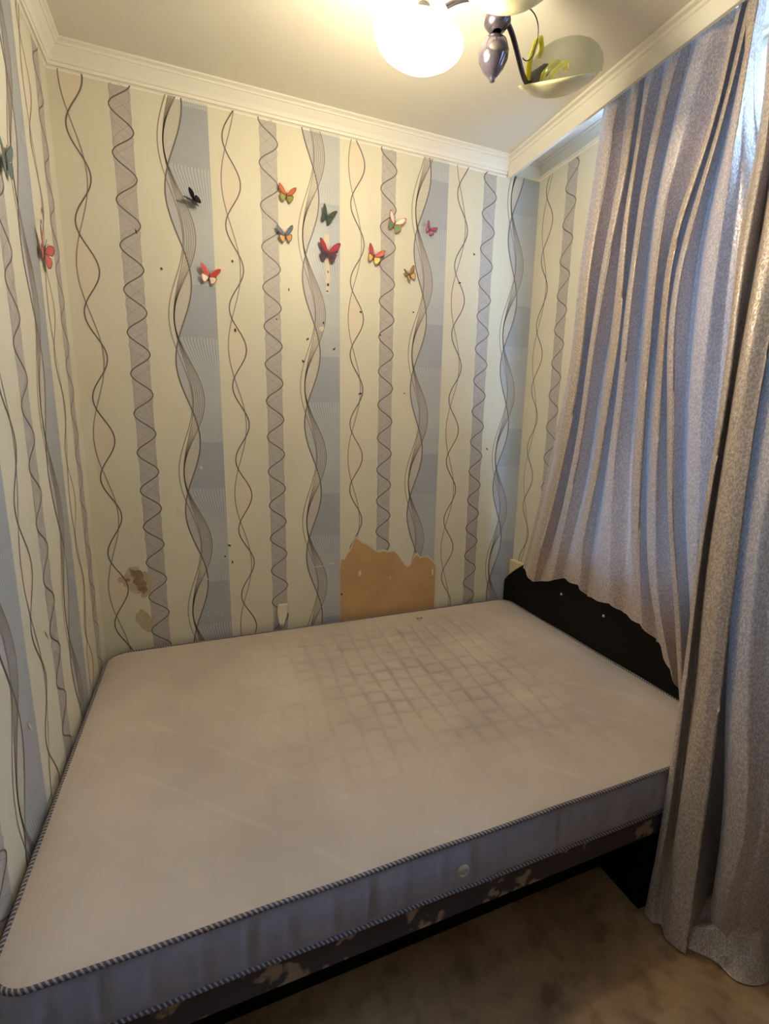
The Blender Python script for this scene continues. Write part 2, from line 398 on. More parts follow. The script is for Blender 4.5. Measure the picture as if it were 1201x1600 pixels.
t.links.new(na.outputs['Fac'], cr.inputs[0]); t.links.new(cr.outputs[0], m1.inputs[6])
nc = t.nodes.new('ShaderNodeTexNoise'); nc.inputs['Scale'].default_value = 7; nc.inputs['Detail'].default_value = 5
t.links.new(tc.outputs['Object'], nc.inputs['Vector']); t.links.new(nc.outputs['Fac'], mr.inputs[0])
t.links.new(at.outputs['Fac'], ml.inputs[0]); t.links.new(mr.outputs[0], ml.inputs[1]); t.links.new(ml.outputs[0], m1.inputs[0])
m3 = t.nodes.new('ShaderNodeMix'); m3.data_type = 'RGBA'; m3.inputs[7].default_value = (*lin((224,212,194)),1)
wv = t.nodes.new('ShaderNodeTexWave'); wv.inputs['Scale'].default_value = 2.6; wv.bands_direction = 'DIAGONAL'; wv.inputs['Distortion'].default_value = .6
t.links.new(tc.outputs['Object'], wv.inputs['Vector'])
w2 = t.nodes.new('ShaderNodeMapRange'); w2.inputs[1].default_value = .965; w2.inputs[2].default_value = 1; w2.inputs[3].default_value = 0; w2.inputs[4].default_value = .15
t.links.new(wv.outputs['Fac'], w2.inputs[0])
w3 = t.nodes.new('ShaderNodeMath'); w3.operation = 'MULTIPLY'
w4 = t.nodes.new('ShaderNodeMapRange'); w4.inputs[1].default_value = .45; w4.inputs[2].default_value = .55
t.links.new(nc.outputs['Fac'], w4.inputs[0]); t.links.new(w2.outputs[0], w3.inputs[0]); t.links.new(w4.outputs[0], w3.inputs[1])
t.links.new(m1.outputs[2], m3.inputs[6]); t.links.new(w3.outputs[0], m3.inputs[0]); t.links.new(m3.outputs[2], b.inputs['Base Color'])
b.inputs['Roughness'].default_value = .8; b.inputs['Sheen Weight'].default_value = .15
bp = t.nodes.new('ShaderNodeBump'); bp.inputs['Strength'].default_value = .12; bp.inputs['Distance'].default_value = .01
t.links.new(nb.outputs['Fac'], bp.inputs['Height']); t.links.new(bp.outputs[0], b.inputs['Normal'])
RC = .075
def rrect(x, y, ins=0):
    """square grid point to rounded rectangle"""
    for cx, sx in ((MX0+RC,-1),(MX1-RC,1)):
        for cyy, s2 in ((MY0+RC,-1),(MY1-RC,1)):
            dx, dy = (x-cx)*sx, (y-cyy)*s2
            if dx > 0 and dy > 0:
                k = max(dx, dy)/math.hypot(dx, dy); return cx+sx*dx*k, cyy+s2*dy*k
    return x, y
NX, NY = 330, 220
G = .074
def groove(c):
    d = abs((c/G) % 1-.5); d = (.5-d)*G      # distance to the groove line
    return math.exp(-(d/.0085)**2)+.25*math.exp(-(d/.02)**2)
def sstep(a, b_, v): v = min(1, max(0, (v-a)/(b_-a))); return v*v*(3-2*v)
mt = MB(); rows = []; wear = []
for j in range(NY+1):
    row = []
    for i in range(NX+1):
        x, y = MX0+(MX1-MX0)*i/NX, MY0+(MY1-MY0)*j/NY
        px, py = rrect(x, y)
        e_ = min(x-MX0, MX1-x, y-MY0, MY1-y)
        crown = .016*(1-math.exp(-e_/.045))
        xr, yr = px*math.cos(.05)-py*math.sin(.05), px*math.sin(.05)+py*math.cos(.05)
        wob = .007*math.sin(px*9+py*4)+.004*math.sin(px*21-py*13)
        mask = sstep(.45,.95,px)*(1-sstep(1.45,1.8,px))*sstep(-1.2,-.85,py)*(1-sstep(-.28,-.08,py))
        g = max(groove(xr+wob), .85*groove(yr*1.05+wob))
        z = MZ1+crown-(.0035*mask+.0007)*g+.0015*math.sin(px*5.1+.7)*math.sin(py*6.3)
        z -= .004*math.exp(-((px-1.18)/.35)**2-((py+.62)/.3)**2)
        row.append((px, py, z)); wear.append(mask*(.20+.50*g)*.62+.03*g)
    rows.append(row)
mt.grid(rows)
matt = thing('mattress', (1.01, -.68, MZ0), 'grubby bare beige quilted mattress with striped piping lying on the bed frame', 'mattress')
topo = L(mt.build('mattress_top', mm, matt, smooth=True))
a_ = topo.data.attributes.new('wear', 'FLOAT', 'POINT'); a_.data.foreach_set('value', wear)
def outline(off=0, n=16):
    pts = []
    xs0, xs1, ys0, ys1 = MX0-off, MX1+off, MY0-off, MY1+off; r = RC+off
    for cx, cyy, a0 in ((xs1-r, ys0+r, -PI/2), (xs1-r, ys1-r, 0), (xs0+r, ys1-r, PI/2), (xs0+r, ys0+r, PI)):
        for i in range(n+1): pts.append((cx+r*math.cos(a0+PI/2*i/n), cyy+r*math.sin(a0+PI/2*i/n)))
    out = []          # resample evenly
    P = pts+[pts[0]]; seg = [math.dist(P[i], P[i+1]) for i in range(len(pts))]; T = sum(seg); N = int(T/.012)
    i = 0; acc = 0
    for k in range(N):
        s_ = T*k/N
        while acc+seg[i] < s_: acc += seg[i]; i += 1
        q = (s_-acc)/seg[i] if seg[i] else 0
        out.append((P[i][0]+(P[i+1][0]-P[i][0])*q, P[i][1]+(P[i+1][1]-P[i][1])*q, s_))
    return out, T
sidem = mat('mattress_side_fabric', lin((158,154,166)), .7, noise=.12, nscale=9, bump=.15, bscale=40)
sd = MB(); ol, T = outline(); zs = [MZ0, MZ0+.01, MZ0+.03, (MZ0+MZ1)/2-.02, (MZ0+MZ1)/2+.02, MZ1-.03, MZ1-.01, MZ1]
cxm, cym = (MX0+MX1)/2, (MY0+MY1)/2
rows = []
for k, z in enumerate(zs):
    q = (z-MZ0)/(MZ1-MZ0); bul = .010*math.sin(PI*q)-.002; row = []
    for x, y, s_ in ol:
        seam = .010*math.exp(-((((s_/.088) % 1)-.5)*.088/.005)**2)*math.sin(PI*q)
        nx = 1 if x > MX1-RC else (-1 if x < MX0+RC else 0); ny = 1 if y > MY1-RC else (-1 if y < MY0+RC else 0)
        cxx, cyy = min(max(x, MX0+RC), MX1-RC), min(max(y, MY0+RC), MY1-RC)
        d = Vector((x-cxx, y-cyy)); d = d.normalized() if d.length > 1e-6 else Vector((0,0))
        bb = bul-seam+.002*math.sin(s_*7+q*5)*math.sin(PI*q)
        row.append((x+d.x*bb, y+d.y*bb, z))
    rows.append(row)
sd.grid(rows, 0, True); L(sd.build('mattress_side', sidem, matt, smooth=True))
pm_, t, b, o = nt('striped_piping')
uv = t.nodes.new('ShaderNodeAttribute'); uv.attribute_name = 'strand'
c1_ = t.nodes.new('ShaderNodeMath'); c1_.operation = 'FRACT'; t.links.new(uv.outputs['Fac'], c1_.inputs[0])
c2_ = t.nodes.new('ShaderNodeMath'); c2_.operation = 'GREATER_THAN'; c2_.inputs[1].default_value = .42; t.links.new(c1_.outputs[0], c2_.inputs[0])
mx = t.nodes.new('ShaderNodeMix'); mx.data_type = 'RGBA'; mx.inputs[6].default_value = (*lin((158,148,142)),1); mx.inputs[7].default_value = (*lin((70,64,84)),1)
t.links.new(c2_.outputs[0], mx.inputs[0]); t.links.new(mx.outputs[2], b.inputs['Base Color']); b.inputs['Roughness'].default_value = .6
def piping(z, r, off):
    ol, T = outline(off); pts = []
    for (x, y, s_) in ol: pts.append((x, y, s_))
    mb = MB(); strand = []; N = len(pts); K = 4; n = 10; rows = []
    M_ = N*K
    for i in range(M_+1):
        f = (i % M_)/K; a, q = int(f), f-int(f); P, Q = pts[a], pts[(a+1) % N]
        x, y = P[0]+(Q[0]-P[0])*q, P[1]+(Q[1]-P[1])*q
        dx, dy = Q[0]-P[0], Q[1]-P[1]; l_ = math.hypot(dx, dy); nx, ny = dy/l_, -dx/l_
        row = []
        for j in range(n):
            th = 2*PI*j/n; row.append((x+nx*r*math.cos(th), y+ny*r*math.cos(th), z+r*math.sin(th)+.0012*math.sin(i*.05)))
            s_ = i/M_*T; strand.append(s_*round(T/.0105)/T+ (0 if math.sin(th) > .9 else 0) + (th/(2*PI) if th <= PI else (1-th/(2*PI)))*2.2)
        rows.append(row)
    mb.grid(rows, 0, True); o = L(mb.build('piping', pm_, matt, smooth=True))
    at_ = o.data.attributes.new('strand', 'FLOAT', 'POINT'); at_.data.foreach_set('value', strand)
piping(MZ1+.001, .0050, .000); piping(MZ0+.002, .0050, .000)
vt = MB(); M = Matrix.Translation((.959, MY0-.006, .420)) @ Matrix.Rotation(PI/2, 4, 'X')
vt.lathe([(.0001,-.004),(.017,-.004),(.017,.003),(.014,.007),(.010,.0075),(.009,.004),(.0001,.004)], M, 24)
o = L(vt.build('air_vent', mat('vent_plastic', lin((190,176,158)), .4), matt, smooth=False)); o['label'] = 'round beige air vent button'
wb = MB(); wb.box((.03,MY0+.02,MZ0-.004),(MX1-.02,MY1-.02,MZ0+.004)); L(wb.build('mattress_base', sidem, matt))

# cream ledge in the corner behind the headboard
lg = MB(); lg.box((2.033,-.168,.30),(2.0575,-.004,.727))
tag(lg.build('wooden_ledge', mat('cream_ledge', lin((226,206,158)), .5, noise=.04, nscale=10), bevel=.004),
    'small cream painted ledge in the corner behind the headboard', 'ledge')

# ------------------------------------------------------------------ curtains
cm, t, b, o = nt('satin_curtain')
tc = t.nodes.new('ShaderNodeTexCoord')
vo = t.nodes.new('ShaderNodeTexVoronoi'); vo.inputs['Scale'].default_value = 150
mp = t.nodes.new('ShaderNodeMapping'); mp.inputs['Scale'].default_value = (1,1,.55); t.links.new(tc.outputs['Object'], mp.inputs['Vector'])
n0 = t.nodes.new('ShaderNodeTexNoise'); n0.inputs['Scale'].default_value = 240; n0.inputs['Detail'].default_value = 3
t.links.new(mp.outputs[0], n0.inputs['Vector'])
rp = t.nodes.new('ShaderNodeValToRGB'); rp.color_ramp.elements[0].position = .46; rp.color_ramp.elements[1].position = .54
t.links.new(n0.outputs['Fac'], rp.inputs[0])
mx = t.nodes.new('ShaderNodeMix'); mx.data_type = 'RGBA'; mx.inputs[6].default_value = (*lin((184,166,152)),1); mx.inputs[7].default_value = (*lin((216,200,186)),1)
t.links.new(rp.outputs[0], mx.inputs[0]); t.links.new(mx.outputs[2], b.inputs['Base Color'])
b.inputs['Metallic'].default_value = .25
mr = t.nodes.new('ShaderNodeMapRange'); mr.inputs[3].default_value = .55; mr.inputs[4].default_value = .36
t.links.new(rp.outputs[0], mr.inputs[0]); t.links.new(mr.outputs[0], b.inputs['Roughness'])
b.inputs['Sheen Weight'].default_value = .3; b.inputs['Sheen Roughness'].default_value = .4
# sequins: tiny bright flakes
v2 = t.nodes.new('ShaderNodeTexVoronoi'); v2.inputs['Scale'].default_value = 210
t.links.new(tc.outputs['Object'], v2.inputs['Vector'])
lt = t.nodes.new('ShaderNodeMath'); lt.operation = 'GREATER_THAN'; lt.inputs[1].default_value = .93
sepc = t.nodes.new('ShaderNodeSeparateColor'); t.links.new(v2.outputs['Color'], sepc.inputs[0]); t.links.new(sepc.outputs[0], lt.inputs[0])
l2 = t.nodes.new('ShaderNodeMath'); l2.operation = 'LESS_THAN'; l2.inputs[1].default_value = .30; t.links.new(v2.outputs['Distance'], l2.inputs[0])
sq = t.nodes.new('ShaderNodeMath'); sq.operation = 'MULTIPLY'; t.links.new(lt.outputs[0], sq.inputs[0]); t.links.new(l2.outputs[0], sq.inputs[1])
gl = t.nodes.new('ShaderNodeBsdfGlossy'); gl.inputs['Color'].default_value = (.95,.93,.95,1); gl.inputs['Roughness'].default_value = .35
tr = t.nodes.new('ShaderNodeBsdfTranslucent'); tr.inputs['Color'].default_value = (.55,.55,.60,1)
ms = t.nodes.new('ShaderNodeMixShader'); ms.inputs[0].default_value = .04
ms2 = t.nodes.new('ShaderNodeMixShader'); t.links.new(sq.outputs[0], ms2.inputs[0])
t.links.new(b.outputs[0], ms.inputs[1]); t.links.new(tr.outputs[0], ms.inputs[2])
t.links.new(ms.outputs[0], ms2.inputs[1]); t.links.new(gl.outputs[0], ms2.inputs[2]); t.links.new(ms2.outputs[0], o.inputs[0])
bp = t.nodes.new('ShaderNodeBump'); bp.inputs['Strength'].default_value = .25; bp.inputs['Distance'].default_value = .004
t.links.new(n0.outputs['Fac'], bp.inputs['Height']); t.links.new(bp.outputs[0], b.inputs['Normal'])

def cr_(p0, p1, p2, p3, t_):
    return .5*((2*p1)+(-p0+p2)*t_+(2*p0-5*p1+4*p2-p3)*t_*t_+(-p0+3*p1-3*p2+p3)*t_**3)
def sheet(tab, SU=9, SV=5, wr=.0025, seed=1):
    """columns of points down the cloth (ridge, valley, ridge ...) to a smooth folded sheet"""
    A = np.array(tab, float)                      # col,row,3
    sm = A.copy()
    for _ in range(2):
        sm[:,1:-1] = sm[:,1:-1]*.5+.25*(sm[:,:-2]+sm[:,2:])
    A = sm; C_, R_, _ = A.shape
    rows = []
    ph = np.random.RandomState(seed).rand(12)*6.28
    D = []
    for c in range(C_):                            # along v
        pts = []
        for r in range(R_-1):
            p0, p1, p2, p3 = A[c,max(r-1,0)], A[c,r], A[c,r+1], A[c,min(r+2,R_-1)]
            for k in range(SV): pts.append(cr_(p0,p1,p2,p3,k/SV))
        pts.append(A[c,-1]); D.append(pts)
    D = np.array(D)
    out = []
    for v in range(D.shape[1]):
        row = []
        for c in range(C_-1):
            for k in range(SU):
                t_ = k/SU; q0 = (1-math.cos(PI*t_))/2
                a, b_ = D[c,v], D[c+1,v]; q = q0**1.7 if a[0] < b_[0] else 1-(1-q0)**1.7; p = a+(b_-a)*t_; p[0] = a[0]+(b_[0]-a[0])*q
                u = c+t_; z = p[2]
                p[0] += wr*(math.sin(u*2.9+z*3.1+ph[0])+.7*math.sin(u*5.3-z*5.7+ph[1])+.5*math.sin(u*1.3+z*11+ph[2]))
                row.append(tuple(p))
        row.append(tuple(D[-1,v])); out.append(row)
    return out
CURTAIN_BY_BED=[[[1.948,-.507,2.7],[1.943,-.507,2.69],[1.949,-.5,2.631],[1.955,-.487,2.554],[1.961,-.472,2.474],[1.966,-.458,2.391],[1.97,-.445,2.304],[1.974,-.432,2.215],[1.979,-.42,2.122],[1.983,-.409,2.027],[1.988,-.402,1.927],[1.991,-.397,1.825],[1.992,-.386,1.721],[1.993,-.373,1.614],[1.993,-.352,1.503],[1.994,-.326,1.388],[1.994,-.301,1.268],[1.994,-.275,1.143],[1.992,-.254,1.014],[1.99,-.226,.879],[1.988,-.185,.734]],[[1.912,-.613,2.69],[1.898,-.613,2.663],[1.895,-.618,2.579],[1.893,-.622,2.493],[1.89,-.615,2.412],[1.89,-.604,2.33],[1.89,-.594,2.245],[1.89,-.585,2.158],[1.89,-.581,2.066],[1.89,-.582,1.972],[1.89,-.582,1.875],[1.892,-.576,1.778],[1.897,-.566,1.679],[1.9,-.556,1.577],[1.904,-.54,1.471],[1.907,-.507,1.36],[1.911,-.485,1.244],[1.914,-.46,1.124],[1.921,-.416,.993],[1.93,-.369,.855],[1.938,-.329,.71]],[[1.948,-.622,2.7],[1.943,-.622,2.69],[1.949,-.618,2.61],[1.955,-.611,2.53],[1.961,-.602,2.449],[1.966,-.59,2.366],[1.97,-.576,2.281],[1.974,-.559,2.193],[1.979,-.541,2.103],[1.983,-.53,2.007],[1.988,-.521,1.908],[1.991,-.509,1.807],[1.992,-.495,1.702],[1.993,-.488,1.593],[1.993,-.482,1.481],[1.994,-.472,1.366],[1.994,-.453,1.247],[1.994,-.428,1.122],[1.992,-.404,.992],[1.99,-.377,.856],[1.988,-.336,.71]],[[1.912,-.711,2.69],[1.898,-.711,2.649],[1.895,-.713,2.568],[1.893,-.715,2.486],[1.89,-.714,2.404],[1.89,-.706,2.324],[1.89,-.69,2.244],[1.89,-.673,2.162],[1.89,-.663,2.074],[1.89,-.655,1.984],[1.89,-.65,1.89],[1.892,-.641,1.794],[1.897,-.628,1.697],[1.9,-.617,1.595],[1.904,-.611,1.49],[1.907,-.603,1.383],[1.911,-.579,1.27],[1.914,-.553,1.151],[1.921,-.522,1.026],[1.93,-.488,.894],[1.938,-.446,.752]],[[1.948,-.69,2.7],[1.943,-.69,2.69],[1.949,-.684,2.611],[1.955,-.677,2.533],[1.961,-.671,2.452],[1.966,-.666,2.369],[1.97,-.661,2.283],[1.974,-.641,2.2],[1.979,-.631,2.11],[1.983,-.62,2.017],[1.988,-.61,1.922],[1.991,-.6,1.823],[1.992,-.59,1.721],[1.993,-.581,1.615],[1.993,-.574,1.507],[1.994,-.567,1.396],[1.994,-.558,1.281],[1.994,-.546,1.162],[1.992,-.526,1.038],[1.99,-.505,.909],[1.988,-.482,.774]],[[1.912,-.758,2.69],[1.898,-.758,2.65],[1.895,-.759,2.57],[1.893,-.758,2.49],[1.89,-.753,2.41],[1.89,-.746,2.329],[1.89,-.74,2.246],[1.89,-.743,2.157],[1.89,-.747,2.067],[1.89,-.751,1.976],[1.89,-.754,1.883],[1.892,-.754,1.788],[1.897,-.743,1.693],[1.9,-.731,1.595],[1.904,-.723,1.493],[1.907,-.713,1.388],[1.911,-.7,1.279],[1.914,-.682,1.166],[1.921,-.658,1.046],[1.93,-.631,.92],[1.938,-.623,.793]],[[1.948,-.768,2.7],[1.943,-.768,2.69],[1.949,-.757,2.609],[1.955,-.746,2.532],[1.961,-.717,2.46],[1.966,-.704,2.377],[1.97,-.696,2.289],[1.974,-.695,2.195],[1.979,-.69,2.101],[1.983,-.68,2.005],[1.988,-.672,1.905],[1.991,-.671,1.801],[1.992,-.676,1.694],[1.993,-.677,1.586],[1.993,-.671,1.475],[1.994,-.663,1.36],[1.994,-.654,1.242],[1.994,-.638,1.119],[1.992,-.632,.994],[1.99,-.631,.866],[1.988,-.639,.739]],[[1.912,-.861,2.69],[1.898,-.861,2.646],[1.895,-.851,2.571],[1.893,-.841,2.495],[1.89,-.828,2.417],[1.89,-.813,2.337],[1.89,-.802,2.253],[1.89,-.798,2.164],[1.89,-.798,2.072],[1.89,-.799,1.977],[1.89,-.798,1.88],[1.892,-.796,1.781],[1.897,-.791,1.681],[1.9,-.785,1.577],[1.904,-.782,1.47],[1.907,-.779,1.36],[1.911,-.773,1.247],[1.914,-.771,1.131],[1.921,-.77,1.011],[1.93,-.783,.893],[1.938,-.802,.775]],[[1.948,-.865,2.7],[1.943,-.865,2.69],[1.949,-.842,2.615],[1.955,-.822,2.542],[1.961,-.802,2.465],[1.966,-.784,2.383],[1.97,-.769,2.296],[1.974,-.755,2.205],[1.979,-.751,2.107],[1.983,-.754,2.005],[1.988,-.754,1.901],[1.991,-.752,1.795],[1.992,-.757,1.685],[1.993,-.762,1.573],[1.993,-.757,1.459],[1.994,-.772,1.343],[1.994,-.791,1.227],[1.994,-.805,1.109],[1.992,-.819,.99],[1.99,-.827,.867],[1.988,-.831,.741]],[[1.912,-.962,2.69],[1.898,-.962,2.648],[1.895,-.94,2.581],[1.893,-.925,2.505],[1.89,-.918,2.423],[1.89,-.901,2.344],[1.89,-.892,2.257],[1.89,-.888,2.166],[1.89,-.884,2.072],[1.89,-.878,1.976],[1.89,-.888,1.874],[1.892,-.892,1.772],[1.897,-.891,1.668],[1.9,-.894,1.561],[1.904,-.898,1.451],[1.907,-.901,1.339],[1.911,-.901,1.224],[1.914,-.918,1.11],[1.921,-.932,.993],[1.93,-.941,.873],[1.938,-.951,.75]],[[1.948,-1.002,2.69],[1.943,-1.002,2.674],[1.949,-.99,2.6],[1.955,-.977,2.524],[1.961,-.963,2.445],[1.966,-.937,2.367],[1.97,-.904,2.287],[1.974,-.866,2.203],[1.979,-.847,2.106],[1.983,-.844,2.0],[1.988,-.834,1.893],[1.991,-.833,1.78],[1.992,-.83,1.663],[1.993,-.833,1.544],[1.993,-.84,1.421],[1.994,-.85,1.297],[1.994,-.863,1.171],[1.994,-.89,1.046],[1.992,-.921,.924],[1.99,-.957,.804],[1.988,-.996,.687]],[[1.912,-1.048,2.69],[1.898,-1.048,2.631],[1.895,-1.044,2.55],[1.893,-1.038,2.467],[1.89,-1.028,2.384],[1.89,-1.008,2.302],[1.89,-.983,2.218],[1.89,-.95,2.132],[1.89,-.934,2.034],[1.89,-.937,1.928],[1.89,-.94,1.819],[1.892,-.945,1.708],[1.897,-.948,1.594],[1.9,-.96,1.477],[1.904,-.97,1.358],[1.907,-.976,1.237],[1.911,-.981,1.112],[1.914,-.997,.988],[1.921,-1.019,.864],[1.93,-1.06,.747],[1.938,-1.1,.632]],[[1.948,-1.027,2.69],[1.943,-1.027,2.65],[1.949,-1.013,2.572],[1.955,-1.0,2.49],[1.961,-.986,2.404],[1.966,-.96,2.318],[1.97,-.927,2.231],[1.974,-.894,2.136],[1.979,-.878,2.03],[1.983,-.874,1.916],[1.988,-.879,1.796],[1.991,-.892,1.674],[1.992,-.912,1.549],[1.993,-.93,1.423],[1.993,-.948,1.296],[1.994,-.971,1.169],[1.994,-.994,1.041],[1.994,-1.02,.913],[1.992,-1.047,.787],[1.99,-1.08,.664],[1.988,-1.106,.537]],[[1.912,-1.073,2.69],[1.898,-1.073,2.6],[1.895,-1.066,2.518],[1.893,-1.059,2.433],[1.89,-1.05,2.347],[1.89,-1.029,2.263],[1.89,-1.009,2.174],[1.89,-.988,2.08],[1.89,-.972,1.98],[1.89,-.968,1.873],[1.89,-.977,1.76],[1.892,-.994,1.645],[1.897,-1.008,1.528],[1.9,-1.019,1.41],[1.904,-1.032,1.29],[1.907,-1.051,1.17],[1.911,-1.075,1.05],[1.914,-1.101,.93],[1.921,-1.125,.809],[1.93,-1.142,.683],[1.938,-1.153,.551]],[[1.948,-1.049,2.69],[1.943,-1.049,2.62],[1.949,-1.034,2.543],[1.955,-1.021,2.46],[1.961,-1.007,2.373],[1.966,-.991,2.283],[1.97,-.973,2.19],[1.974,-.958,2.09],[1.979,-.952,1.982],[1.983,-.953,1.87],[1.988,-.958,1.754],[1.991,-.965,1.635],[1.992,-.975,1.513],[1.993,-.987,1.39],[1.993,-1.001,1.264],[1.994,-1.027,1.14],[1.994,-1.057,1.016],[1.994,-1.088,.894],[1.992,-1.106,.766],[1.99,-1.119,.635],[1.988,-1.137,.505]],[[1.912,-1.094,2.69],[1.898,-1.094,2.571],[1.895,-1.092,2.487],[1.893,-1.091,2.401],[1.89,-1.092,2.311],[1.89,-1.088,2.222],[1.89,-1.084,2.131],[1.89,-1.081,2.035],[1.89,-1.081,1.937],[1.89,-1.083,1.835],[1.89,-1.087,1.73],[1.892,-1.091,1.623],[1.897,-1.096,1.514],[1.9,-1.121,1.403],[1.904,-1.125,1.289],[1.907,-1.128,1.173],[1.911,-1.142,1.055],[1.914,-1.165,.94],[1.921,-1.178,.819],[1.93,-1.186,.693],[1.938,-1.193,.563]],[[1.948,-1.062,2.69],[1.943,-1.062,2.634],[1.949,-1.07,2.543],[1.955,-1.078,2.449],[1.961,-1.086,2.354],[1.966,-1.095,2.256],[1.97,-1.099,2.159],[1.974,-1.101,2.06],[1.979,-1.103,1.958],[1.983,-1.102,1.854],[1.988,-1.109,1.745],[1.991,-1.113,1.634],[1.992,-1.116,1.521],[1.993,-1.123,1.404],[1.993,-1.127,1.285],[1.994,-1.135,1.164],[1.994,-1.146,1.041],[1.994,-1.158,.915],[1.992,-1.171,.789],[1.99,-1.186,.662],[1.988,-1.196,.53]]]
